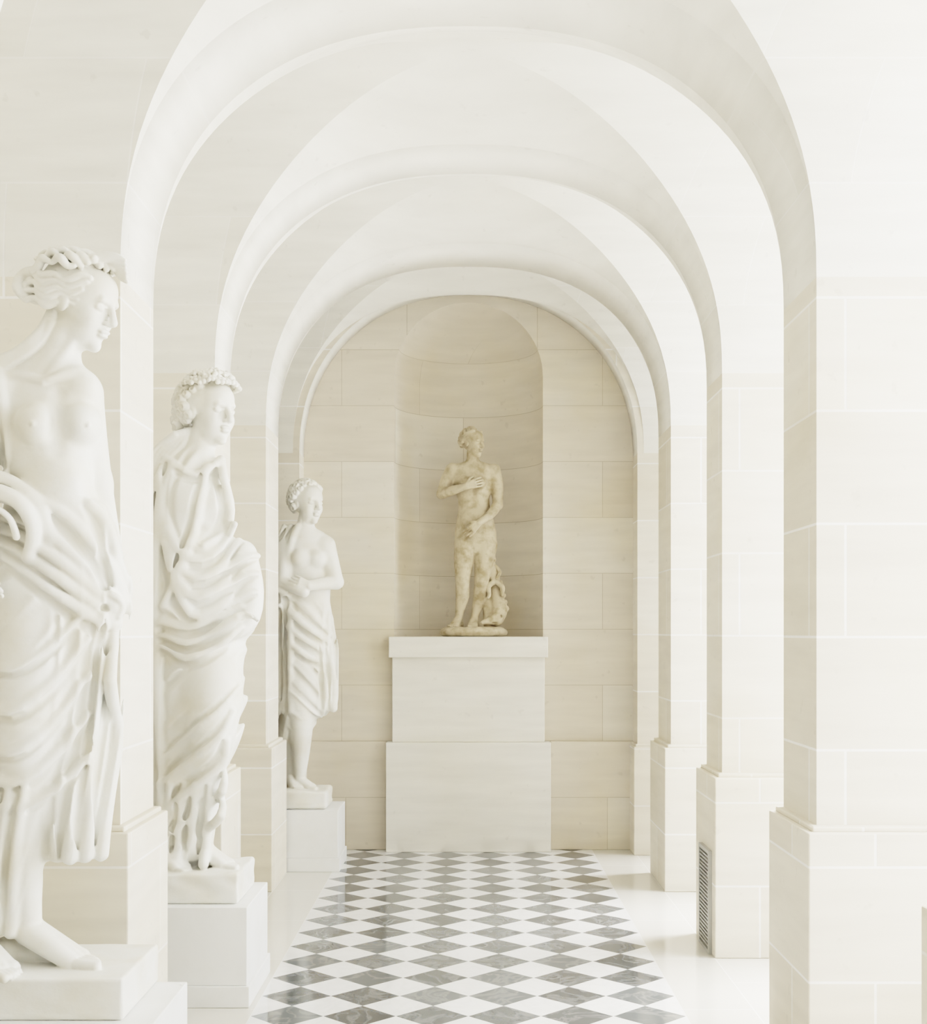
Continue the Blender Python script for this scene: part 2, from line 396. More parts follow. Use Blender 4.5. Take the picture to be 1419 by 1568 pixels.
class Sculpt:
    def __init__(s): s.ops = []; s.detail = []
    def add(s, fn, lo, hi, k, sub=False):
        s.ops.append((fn, np.asarray(lo, float), np.asarray(hi, float), k, sub))
        s.detail.append(getattr(s, 'in_detail', False))
    def rcap(s, a, b, r1, r2=None, k=4, sub=False):
        if r2 is None: r2 = r1
        ba = b - a; L2 = float(ba @ ba) + 1e-9
        def fn(X, Y, Z):
            h = np.clip(((X - a[0]) * ba[0] + (Y - a[1]) * ba[1] + (Z - a[2]) * ba[2]) / L2, 0, 1)
            return np.sqrt((X - a[0] - h * ba[0]) ** 2 + (Y - a[1] - h * ba[1]) ** 2 + (Z - a[2] - h * ba[2]) ** 2) - (r1 + (r2 - r1) * h)
        m = max(r1, r2)
        s.add(fn, np.minimum(a, b) - m, np.maximum(a, b) + m, k, sub)
    def cap(s, p, q, r1, r2=None, k=4, sub=False): s.rcap(P(p), P(q), r1, r2, k, sub)
    def chain(s, pts, k=4, sub=False, n=4):
        out = catmull([np.append(P(p[:3]), p[3]) for p in pts], n)
        segs = [(a[:3], b[:3] - a[:3], max(a[3], .3), max(b[3], .3)) for a, b in zip(out[:-1], out[1:])]
        def fn(X, Y, Z):
            d = None
            for a, ba, r1, r2 in segs:
                L2 = float(ba @ ba) + 1e-9
                h = np.clip(((X - a[0]) * ba[0] + (Y - a[1]) * ba[1] + (Z - a[2]) * ba[2]) / L2, 0, 1)
                e = np.sqrt((X - a[0] - h * ba[0]) ** 2 + (Y - a[1] - h * ba[1]) ** 2 + (Z - a[2] - h * ba[2]) ** 2) - (r1 + (r2 - r1) * h)
                d = e if d is None else np.minimum(d, e)
            return d
        pts_ = np.array([q[:3] for q in out]); rr = np.array([max(q[3], .3) for q in out])[:, None]
        s.add(fn, (pts_ - rr).min(0), (pts_ + rr).max(0), k, sub)
    def surf(s, u, v):
        """depth of the body's front surface at (u,v), ignoring cloth detail"""
        W = np.arange(-150, 90, 2.0)
        X = np.full((1, 1, 1), float(u)); Y = W[None, :, None]; Z = np.full((1, 1, 1), -float(v))
        D = np.full(len(W), 50.0)
        for (fn, a, b, k, sub), det in zip(s.ops, s.detail):
            if det or u < a[0] - k or u > b[0] + k or -v < a[2] - k or -v > b[2] + k: continue
            d = np.broadcast_to(fn(X, Y, Z), (1, len(W), 1))[0, :, 0]
            if sub: 
                d = -d; hh = np.maximum(k - np.abs(D - d), 0) / k; D = np.maximum(D, d) + hh * hh * k * .25
            else:
                hh = np.maximum(k - np.abs(D - d), 0) / k; D = np.minimum(D, d) - hh * hh * k * .25
        i = np.nonzero(D < 0)[0]
        if len(i) == 0: return None
        i = i[0]
        if i == 0: return W[0]
        return W[i - 1] + 2.0 * D[i - 1] / (D[i - 1] - D[i] + 1e-9)
    def fold(s, pts, k=6, side=1, cut=.68, off=1.2, snap=True, emb=.25):
        """cloth ridge lying on the body, with a groove running along one side"""
        p = np.array(catmull(pts, 3 if snap else 2), float)
        tg = np.gradient(p[:, :2], axis=0)
        tg /= np.linalg.norm(tg, axis=1)[:, None] + 1e-6
        q = p.copy()
        q[:, 0] += -tg[:, 1] * p[:, 3] * off * side
        q[:, 1] += tg[:, 0] * p[:, 3] * off * side
        q[:, 2] -= p[:, 3] * .15
        if snap:
            for arr, e in ((p, emb), (q, -.12)):
                for i in range(len(arr)):
                    w_ = s.surf(arr[i, 0], arr[i, 1])
                    if w_ is not None and w_ < 60: arr[i, 2] = w_ + e * arr[i, 3]
                w2 = arr[:, 2].copy()
                arr[1:-1, 2] = (w2[:-2] + 2 * w2[1:-1] + w2[2:]) / 4
        q[:, 3] *= cut
        ends = np.minimum(1, np.minimum(np.arange(len(q)), np.arange(len(q))[::-1]) / 2.5 + .25)
        q[:, 3] *= ends
        s.in_detail = True
        s.chain([tuple(r) for r in p], k, n=1 if snap else 2)
        s.chain([tuple(r) for r in q], max(1.8, float(p[:, 3].mean()) * .6), sub=True, n=1 if snap else 2)
        s.in_detail = False
    def rell(s, c, r, B=None, k=4, sub=False):
        r = np.asarray(r, float) if not np.isscalar(r) else np.array([r] * 3, float)
        B = np.eye(3) if B is None else B
        def fn(X, Y, Z):
            dx, dy, dz = X - c[0], Y - c[1], Z - c[2]
            k0 = 0; k1 = 0
            for i in range(3):
                q = dx * B[i][0] + dy * B[i][1] + dz * B[i][2]
                k0 = k0 + (q / r[i]) ** 2; k1 = k1 + (q / r[i] ** 2) ** 2
            k0 = np.sqrt(k0); k1 = np.sqrt(k1) + 1e-6
            return k0 * (k0 - 1) / k1
        e = np.sqrt(sum((B[i] * r[i]) ** 2 for i in range(3)))
        s.add(fn, c - e, c + e, k, sub)
    def ell(s, c, r, B=None, k=4, sub=False):
        if not np.isscalar(r): r = (r[0], r[2], r[1])   # given as (u, v, w)
        s.rell(P(c), r, B, k, sub)
    def box(s, u0, u1, v0, v1, w0, w1, rad=3, k=2, rough=0.0):
        c = np.array([(u0 + u1) / 2, (w0 + w1) / 2, -(v0 + v1) / 2]); e = np.array([(u1 - u0) / 2, (w1 - w0) / 2, (v1 - v0) / 2]) - rad
        def fn(X, Y, Z):
            qx, qy, qz = np.abs(X - c[0]) - e[0], np.abs(Y - c[1]) - e[1], np.abs(Z - c[2]) - e[2]
            d = np.sqrt(np.maximum(qx, 0) ** 2 + np.maximum(qy, 0) ** 2 + np.maximum(qz, 0) ** 2) + np.minimum(np.maximum(qx, np.maximum(qy, qz)), 0) - rad
            if rough:
                q = 8.0 * rad / 3
                d = d + rough * (np.sin(X / q + 1.3 * np.sin(Z / q)) * np.sin(Z / q * .9 + Y / q) ) * np.clip((Z - c[2] + e[2]) / rad, 0, 1)
            return d
        s.add(fn, c - e - rad, c + e + rad, k)
    def loft(s, rows, fold=None, k=6, amp=16, pw=2.0):
        rows = sorted(rows)
        v = np.array([r[0] for r in rows], float)
        vv = np.linspace(v[0], v[-1], 300)
        tab = []
        for c in range(1, 5):
            t = np.interp(vv, v, [r[c] for r in rows])
            w = 13
            tp = np.pad(t, w, mode='reflect', reflect_type='odd'); t2 = np.convolve(tp, np.hanning(2 * w + 3)[1:-1] / np.hanning(2 * w + 3)[1:-1].sum(), mode='valid')
            tab.append(t2)
        def fn(X, Y, Z):
            V_ = -Z[0:1, 0:1, :]
            cu, cw, ru, rw = [np.interp(V_, vv, t) for t in tab]
            q = ((np.abs((X - cu) / ru)) ** pw + (np.abs((Y - cw) / rw)) ** pw) ** (1 / pw)
            d = (q - 1) * np.minimum(ru, rw) * .9
            if fold is not None:
                d = d - fold(X, V_, Y)
            e = np.maximum(v[0] - V_, V_ - v[-1])
            h = np.maximum(8 - np.abs(d - e), 0) / 8
            return np.maximum(d, e) + h * h * 2
        cu0 = min(r[1] - r[3] for r in rows); cu1 = max(r[1] + r[3] for r in rows)
        cw0 = min(r[2] - r[4] for r in rows); cw1 = max(r[2] + r[4] for r in rows)
        s.add(fn, (cu0 - amp, cw0 - amp, -v[-1]), (cu1 + amp, cw1 + amp, -v[0]), k)
    def field(s, lo, hi, h):
        n = np.ceil((hi - lo) / h).astype(int) + 1
        ax = [np.float32(lo[i]) + np.arange(n[i], dtype=np.float32) * np.float32(h) for i in range(3)]
        D = np.full(n, 50, np.float32)
        for fn, a, b, k, sub in s.ops:
            m = k + 2.5 * h
            i0 = np.maximum(np.floor((a - m - lo) / h).astype(int), 0); i1 = np.minimum(np.ceil((b + m - lo) / h).astype(int) + 1, n)
            if (i1 <= i0).any(): continue
            sl = tuple(slice(i0[j], i1[j]) for j in range(3))
            X = ax[0][sl[0]][:, None, None]; Y = ax[1][sl[1]][None, :, None]; Z = ax[2][sl[2]][None, None, :]
            d = fn(X, Y, Z).astype(np.float32)
            cur = D[sl]
            if sub:
                d = -d
                hh = np.maximum(k - np.abs(cur - d), 0) / k
                D[sl] = np.maximum(cur, d) + hh * hh * k * .25
            else:
                hh = np.maximum(k - np.abs(cur - d), 0) / k
                D[sl] = np.minimum(cur, d) - hh * hh * k * .25
        return D
    def mesh(s, chunks):
        VV = []; FF = []; off = 0
        for (v0, v1, h) in chunks:
            los = []; his = []
            for fn, a, b, k, sub in s.ops:
                if sub: continue
                if b[2] < -v1 or a[2] > -v0: continue
                los.append(a); his.append(b)
            lo = np.min(los, 0) - 3 * h; hi = np.max(his, 0) + 3 * h
            lo[2] = max(lo[2], -v1); hi[2] = min(hi[2], -v0)
            D = s.field(lo, hi, h)
            v, f = nets(D, lo, h)
            VV.append(v); FF.append(f + off); off += len(v)
        return np.concatenate(VV), np.concatenate(FF)

def nets(D, lo, h):
    S = D < 0
    def cor(A_, i, j, k):
        return A_[i:A_.shape[0] - 1 + i, j:A_.shape[1] - 1 + j, k:A_.shape[2] - 1 + k]
    anyi = np.zeros(tuple(x - 1 for x in D.shape), bool); alli = np.ones_like(anyi)
    for i in (0, 1):
        for j in (0, 1):
            for k in (0, 1):
                c = cor(S, i, j, k); anyi |= c; alli &= c
    act = anyi & ~alli
    I = np.nonzero(act)
    idx = -np.ones(act.shape, np.int64); idx[I] = np.arange(len(I[0]))
    I = np.array(I)
    vals = {}
    for i in (0, 1):
        for j in (0, 1):
            for k in (0, 1):
                vals[(i, j, k)] = D[I[0] + i, I[1] + j, I[2] + k].astype(float)
    acc = np.zeros((I.shape[1], 3)); cnt = np.zeros(I.shape[1])
    for a in vals:
        for ax in range(3):
            if a[ax] == 0:
                b = list(a); b[ax] = 1; b = tuple(b)
                va, vb = vals[a], vals[b]
                m = (va < 0) != (vb < 0)
                t = np.where(m, va / np.where(m, va - vb, 1), 0)
                p = np.zeros_like(acc)
                for q in range(3): p[:, q] = a[q]
                p[:, ax] = t
                acc += p * m[:, None]; cnt += m
    verts = lo + h * (I.T + acc / cnt[:, None])
    faces = []
    for ax in range(3):
        b, c = (ax + 1) % 3, (ax + 2) % 3
        s0 = [slice(1, -1)] * 3; s1 = [slice(1, -1)] * 3
        s0[ax] = slice(0, -1); s1[ax] = slice(1, None)
        A0, A1 = S[tuple(s0)], S[tuple(s1)]
        ch = np.array(np.nonzero(A0 != A1)); ins = A0[tuple(ch)]
        base = ch.copy(); base[b] += 1; base[c] += 1
        def cell(db, dc):
            q = base.copy(); q[b] += db; q[c] += dc
            return idx[q[0], q[1], q[2]]
        q = np.stack([cell(-1, -1), cell(0, -1), cell(0, 0), cell(-1, 0)], 1)
        q[~ins] = q[~ins][:, ::-1]
        faces.append(q)
    F = np.concatenate(faces)
    F = F[(F >= 0).all(1)]
    return verts, F

def place(name, S, chunks, Zc, mat, snap_z=None):
    v, f = S.mesh(chunks)
    K = Zc / 2000
    w = np.empty_like(v)
    w[:, 0] = (v[:, 0] - 717) * K; w[:, 1] = Zc + v[:, 1] * K; w[:, 2] = EYE + (968 + v[:, 2]) * K
    if snap_z is not None: w[:, 2] += snap_z - w[:, 2].min()
    org = np.array([(w[:, 0].min() + w[:, 0].max()) / 2, Zc, w[:, 2].min()])
    w -= org
    me = bpy.data.meshes.new(name)
    me.vertices.add(len(w)); me.vertices.foreach_set('co', w.astype(np.float32).ravel())
    me.loops.add(f.size); me.loops.foreach_set('vertex_index', f.astype(np.int32).ravel())
    me.polygons.add(len(f)); me.polygons.foreach_set('loop_start', np.arange(0, f.size, 4, dtype=np.int32))
    try: me.polygons.foreach_set('loop_total', np.full(len(f), 4, dtype=np.int32))
    except Exception: pass
    me.polygons.foreach_set('use_smooth', np.ones(len(f), bool))
    me.update(calc_edges=True); me.validate()
    ob = bpy.data.objects.new(name, me); ob.location = org
    scene.collection.objects.link(ob); me.materials.append(mat)
    print(name, len(w), "verts")
    return ob

# ---- anatomy
def head(S, c, H, yaw, pitch=0, roll=0, g=1.0):
    ya, p = math.radians(yaw), math.radians(pitch)
    f = np.array([math.sin(ya) * math.cos(p), -math.cos(ya) * math.cos(p), -math.sin(p)])
    sd = np.array([math.cos(ya), math.sin(ya), 0.0])
    t = np.array([math.sin(ya) * math.sin(p), -math.cos(ya) * math.sin(p), math.cos(p)])
    r = math.radians(roll)
    sd, t = sd * math.cos(r) + t * math.sin(r), t * math.cos(r) - sd * math.sin(r)
    B = np.array([f, sd, t]); C = P(c)
    L = lambda a, b, d: C + H * (a * f + b * sd + d * t)
    E = lambda a, b, d, rr, k=.05, sub=False: S.rell(L(a, b, d), np.array(rr if not np.isscalar(rr) else [rr] * 3) * H, B, k * H, sub)
    Cc = lambda p1, p2, r1, r2, k=.04, sub=False: S.rcap(L(*p1), L(*p2), r1 * H, r2 * H, k * H, sub)
    E(-.06, 0, .12, (.40, .32, .37))
    E(.13, 0, -.10, (.235, .24, .36), .08)
    E(.18, 0, .17, (.20, .23, .22), .08)
    E(.13, 0, -.30, (.18, .18, .16), .08)
    E(.285, 0, -.415, .07, .07)
    for s_ in (-1, 1):
        E(.22, s_ * .14, -.13, (.11, .09, .11), .08)
        E(-.02, s_ * .30, -.05, (.07, .04, .10), .02)
    Cc((.335, -.13, .075), (.335, .13, .075), .045, .045, .05)
    for s_ in (-1, 1):
        E(.405, s_ * .125, -.005, (.075 * g, .078, .055 * g), .04, True)
        E(.300, s_ * .12, -.005, (.062, .07, .05), .012)
        Cc((.355, s_ * .06, .015), (.325, s_ * .18, .008), .014, .011, .010)
    Cc((.375, 0, .06), (.455, 0, -.12), .030, .040 * g, .04)
    E(.435, 0, -.135, (.048, .042, .035), .03)
    for s_ in (-1, 1): E(.395, s_ * .045, -.15, (.04, .028, .028), .025)
    E(.368, 0, -.24, (.05, .085, .03), .025)
    E(.358, 0, -.29, (.05, .07, .03), .025)
    Cc((.425, -.075, -.266), (.425, .075, -.266), .012 * g, .012 * g, .015, True)
    Cc((.40, -.05, -.345), (.40, .05, -.345), .022, .022, .04, True)
    return L, B

def curls(S, L, B, H, cf, cs, ct, rf, rs, rt, n, r, maxf=.25, mint=-.6, k=1.0):
    for i in range(n):
        z = 1 - 2 * (i + .5) / n; ph = i * 2.39996
        q = math.sqrt(1 - z * z)
        a, b = q * math.cos(ph), q * math.sin(ph)
        if a > maxf + .55 * max(z, 0) or z < mint: continue
        rr = r * random.uniform(.75, 1.2)
        c = L(cf + a * rf, cs + b * rs, ct + z * rt)
        S.rell(c, rr * H, None, k)
        nrm = unit(a * B[0] + b * B[1] + z * B[2])
        S.rell(c + nrm * rr * H * 1.0, rr * H * .5, None, k * .8, True)

def hand(S, wr, to, pn, Ln, curl=.5, thumb=1, k=None):
    w0 = P(wr); d = unit(P(to) - w0); n = unit(np.array([pn[0], pn[2], -pn[1]], float)); n = unit(n - (n @ d) * d)
    s = np.cross(d, n) * thumb
    k = k or .06 * Ln
    for j in range(4):
        o = (1.5 - j) * .115 * Ln
        S.rcap(w0 + s * o * .5, w0 + d * .48 * Ln + s * o, .085 * Ln, .07 * Ln, k)
    for j, fl in enumerate((.42, .48, .44, .34)):
        o = (1.5 - j) * .125 * Ln
        p = w0 + d * .47 * Ln + s * o; ang = .12
        for q, fr in enumerate((.45, .32, .25)):
            ang += curl * (.35, .55, .45)[q]
            dd = d * math.cos(ang) + n * math.sin(ang) + s * (1.5 - j) * .04
            p2 = p + unit(dd) * fl * fr * Ln
            S.rcap(p, p2, (.058, .052, .046)[q] * Ln, (.052, .046, .04)[q] * Ln, .012 * Ln + .3)
            p = p2
    p = w0 + d * .12 * Ln + s * .15 * Ln
    p2 = p + unit(d * .7 + s * .6 + n * .25) * .26 * Ln
    p3 = p2 + unit(d * .95 + s * .2 + n * .3) * .2 * Ln
    S.rcap(p, p2, .08 * Ln, .062 * Ln, k); S.rcap(p2, p3, .06 * Ln, .045 * Ln, .02 * Ln)

def foot(S, ank, toe, r, k=3):
    a, b = P(ank), P(toe); d = unit((b - a) * np.array([1, 1, 0])); s = np.array([-d[1], d[0], 0]); Lf = np.linalg.norm((b - a)[:2])
    heel = a - d * .35 * Lf; heel[2] = b[2] + r * .1
    S.rell(heel + np.array([0, 0, r * .3]), r * 1.0, None, k * 1.5)
    ball = a + d * .62 * Lf; ball[2] = b[2]
    for o in (-.7, 0, .7):
        S.rcap(a + s * o * r * .5, ball + s * o * r * 1.1, r * .95, r * .62, k * 1.5)
    S.rcap(heel + s * r * .3, ball + s * r * .9, r * .7, r * .6, k)
    for i in range(5):
        o = (i - 2) * .48
        tl = (1.0, .97, .92, .85, .76)[i]
        q = a + d * tl * Lf + s * o * r; q[2] = b[2] - r * .15
        qb = ball + s * o * r * .95
        S.rcap(qb, q, r * .36, r * (.30 if i else .36), .6)

def rg(t, p=1.5):
    """rounded cloth ridges of irregular height with broad soft hollows between them"""
    t = t + .16 * np.sin(t * 2.1 + .7) + .1 * np.sin(t * 4.7)
    n = np.floor(t + .5)
    h = np.sin(n * 12.9898 + 3.1) * 43758.5453
    a = .35 + .65 * (h - np.floor(h))
    return a * (.5 + .5 * np.cos(2 * np.pi * t)) ** p
def sst(a, b, x):
    t = np.clip((x - a) / (b - a), 0, 1); return t * t * (3 - 2 * t)

# =================================================== statue 1 : draped woman, foreground
def statue_one():
    S = Sculpt()
    S.loft([(556, 72, 2, 34, 24), (575, 64, 2, 64, 34), (600, 62, 2, 84, 42), (650, 66, 0, 82, 50), (700, 72, 0, 67, 48), (745, 76, 0, 64, 48), (800, 84, 0, 80, 56), (860, 88, 0, 96, 62)], None, 14)
    S.ell((132, 652, -20), (27, 29, 34), k=12); S.ell((70, 655, -46), (29, 30, 28), k=12)
    S.ell((148, 658, -46), 3.5, k=4); S.ell((74, 660, -72), 3.5, k=4)
    S.cap((102, 610, -46), (104, 700, -54), 6, 8, k=16, sub=True)
    S.ell((94, 752, -34), (40, 44, 22), k=18)
    S.cap((100, 764, -60), (100, 765, -60), 3, k=3, sub=True)
    S.cap((104, 505, 0), (76, 575, 4), 28, 34, 16)
    S.cap((88, 560, 4), (14, 582, 2), 26, 26, 20)
    S.chain([(116, 530, -20, 6), (98, 560, -26, 5), (84, 584, -34, 4)], 8)
    S.chain([(124, 574, -22, 5), (104, 582, -34, 6), (88, 588, -40, 5)], 6)
    S.chain([(78, 590, -40, 5), (44, 582, -38, 6), (8, 584, -30, 6)], 8)
    S.cap((128, 592, -8), (104, 574, -4), 24, 22, 18)
    S.cap((2, 606, -18), (-32, 735, -34), 34, 28, 16)
    # far arm, mostly behind the body
    S.cap((126, 600, 14), (138, 735, 40), 26, 22, 14)
    S.cap((138, 735, 40), (165, 850, 26), 22, 16, 10)
    def f1(U, V, W):
        a = (V + .55 * U + .0034 * (U - 10) ** 2 + 16 * np.sin(U / 57 + V / 150) + .4 * W) / 60
        b = (U + .10 * (V - 1000) + 8 * np.sin(V / 95) + .35 * W) / 28
        wt = np.maximum(sst(88, 128, U), sst(1190, 1290, V) * .9)
        fa = 13 * rg(a, 1.6) - 4; fb = 13 * rg(b, 1.3) - 5
        return (fa * (1 - wt) + fb * wt) * sst(770, 880, V)
    S.loft([(770, 90, 0, 68, 52), (820, 92, -3, 90, 62), (880, 90, -6, 102, 72), (940, 88, -8, 104, 76), (1000, 84, -8, 100, 78), (1100, 84, -4, 96, 74), (1200, 92, 0, 76, 64), (1260, 104, 4, 60, 56), (1314, 112, 6, 50, 46)], f1, 10)
    def f1b(U, V, W):
        b = (U + .22 * (V - 1100) + 8 * np.sin(V / 70) + .5 * W) / 31
        return (13 * rg(b, 1.3) - 5)
    S.loft([(960, 10, -6, 70, 60), (1080, 22, -24, 74, 66), (1180, 26, -22, 66, 60), (1260, 16, -12, 60, 52), (1340, 2, -4, 56, 46), (1425, -8, 0, 54, 44)], f1b, 12)
    # forward knee & shin
    S.chain([(60, 930, -26, 62), (62, 1040, -46, 60), (56, 1130, -56, 49), (48, 1230, -36, 36), (44, 1330, -22, 27), (48, 1425, -10, 19)], 16)
    # strap over shoulder
    for i, o in enumerate((-18, -4, 10)):
        S.fold([(0 + o, 566, -26, 8), (6 + o, 610, -50, 7 + i), (13 + o, 660, -58, 8), (10 + o * 1.2, 720, -60, 8 - i), (-8 + o, 770, -64, 9)], 5)
    # waist swags
    for i in range(4):
        o = i * 25
        S.fold([(10, 792 + o * .7, -82, 8), (66, 808 + o, -88, 12 - i), (118, 844 + o, -84, 13 - i), (162, 890 + o * .8, -62, 12), (188, 926 + o * .4, -32, 8)], 7)
    S.fold([(60, 768, -62, 7), (108, 790, -66, 10), (148, 830, -54, 12), (180, 880, -28, 12), (192, 930, 0, 10)], 7)
    S.fold([(146, 775, -26, 7), (168, 805, -18, 10), (182, 852, -4, 11), (192, 905, 6, 10)], 7)
    # knot
    S.ell((182, 930, -34), (19, 17, 20), k=8)
    S.chain([(166, 918, -48, 5), (184, 912, -50, 6), (198, 926, -44, 5), (192, 944, -42, 5)], 3)
    S.ell((174, 934, -54), (7, 8, 7), k=4, sub=True)
    for i, (dx, r) in enumerate(((-34, 8), (-14, 11), (6, 9), (24, 9))):
        S.fold([(176 + dx * .25, 945, -46, r * .7), (170 + dx * .55, 1010, -52, r), (160 + dx * .75 + 3 * (i % 2), 1110, -50, r + 1), (144 + dx, 1215, -44, r + 2), (134 + dx * 1.1, 1304, -38, r + 2)], 7)
    # long sweeping folds
    for (y0, d, r) in ((965, 58, 7), (1014, 70, 10), (1070, 74, 8), (1124, 64, 9), (1178, 48, 8)):
        S.fold([(-50, y0 - 10, -52, r), (0, y0 + d * .75, -88, r), (52, y0 + d, -106, r), (104, y0 + d * .45, -98, r * .9), (150, y0 - d * .5, -68, r * .6)], 8)
    for (x0, x1, r) in ((-34, -50, 10), (-8, -22, 7), (14, 2, 9), (36, 28, 9)):
        S.fold([(x0 + 30, 1190, -80, r * .5), (x0 + 12, 1260, -68, r * .9), (x0, 1340, -52, r), (x1, 1420, -46, r + 1)], 7)
    # near forearm, hand, and the big roll of cloth over it
    S.cap((-32, 735, -34), (2, 832, -76), 27, 17, 10)
    hand(S, (2, 836, -92), (20, 902, -104), (.9, .0, .4), 92, .35, -1)
    S.fold([(-50, 806, -60, 20), (-18, 772, -74, 19), (28, 766, -80, 16), (62, 786, -82, 14), (76, 820, -80, 13), (68, 856, -76, 9)], 7, snap=False)
    S.fold([(-50, 768, -46, 20), (-10, 740, -52, 16), (40, 748, -56, 12), (82, 788, -64, 12), (98, 836, -66, 8)], 8, snap=False)
    S.fold([(-46, 828, -84, 10), (-16, 796, -93, 8), (24, 788, -96, 6), (48, 804, -95, 6), (56, 828, -90, 6)], 5, snap=False)
    foot(S, (52, 1424, -12), (168, 1462, -38), 21)
    foot(S, (-10, 1440, -50), (60, 1464, -105), 19)
    S.box(-70, 217, 1470, 1531, -108, 108, 5, 3, .8)
    # head
    H = 138
    L, B = head(S, (124, 466, 0), H, 74, 15, g=1.1)
    S.rell(L(-.13, 0, .17), np.array([.36, .35, .34]) * H, B, 6)
    for sgn in (-1, 1):
        for i in range(7):
            b0 = sgn * (.03 + .058 * i)
            a1 = .30 - .045 * i
            pts = []
            for t in np.linspace(0, 1, 9):
                a = -.46 + (a1 + .46) * t
                el_ = 1 - ((a + .12) / .44) ** 2 * .55
                zz = .17 + .375 * math.sqrt(max(el_ - (b0 / .40) ** 2 * .8, .02)) + .030 * math.sin(t * 15 + i * 1.7)
                bb = b0 * (1.02 - .12 * (2 * t - 1) ** 2) + sgn * .022 * math.cos(t * 15 + i * 1.3)
                q = L(a, bb, zz); pts.append((q[0], -q[2], q[1], (.040 + .010 * math.sin(t * 11 + i)) * H))
            S.chain(pts, 1.2)
        for i in range(5):
            pts = []
            for t in np.linspace(0, 1, 8):
                a = .20 - .03 * i - .62 * t; zz = .27 - .075 * i - .08 * math.sin(t * 2.6) + .03 * math.sin(t * 13 + i * 1.4)
                bb = sgn * (.25 + .11 * math.sin(t * 2.6))
                q = L(a, bb, zz); pts.append((q[0], -q[2], q[1], (.038 + .008 * math.sin(t * 10 + i)) * H))
            S.chain(pts, 1.2)
    # hair gathered into a tuft over the brow
    for i in range(6):
        q0 = L(.06, -.20 + .08 * i, .45); q1 = L(.22, -.12 + .05 * i, .53 + .03 * (i % 2)); q2 = L(.34, -.08 + .035 * i, .57 - .03 * i); q3 = L(.45, -.06 + .025 * i, .56 - .04 * i)
        S.chain([(q0[0], -q0[2], q0[1], 7.5), (q1[0], -q1[2], q1[1], 8), (q2[0], -q2[2], q2[1], 7), (q3[0], -q3[2], q3[1], 3.5)], 1.2)
    # coiled bun
    for ring, rr in ((19, 8), (6, 5.5)):
        pts = []
        for t in np.linspace(0, 2 * math.pi * 1.02, 12):
            pts.append((52 + ring * math.cos(t), 440 + ring * math.sin(t), -18 + 4 * math.sin(t * 2), rr))
        S.chain(pts, 1, n=2)
    S.ell((58, 440, 2), (26, 26, 22), k=3)
    S.cap((72, 440, 0), (95, 458, 0), 22, 26, 8)
    for i in range(4):
        o = i * 7
        S.chain([(86, 478 + o, -16 - o * .3, 8), (74, 506 + o * .8, -22, 8), (56, 528 + o * .7, -28, 7), (32, 546 + o * .6, -28, 6.5), (4, 558 + o, -30, 6), (-16, 572 + o, -34, 5)], 1.5)
    return S

S1 = statue_one()
place("draped_woman_statue", S1, [(370, 620, 1.5), (617, 1545, 2.0)], 4.55, M_MARBLE, PEDZ)

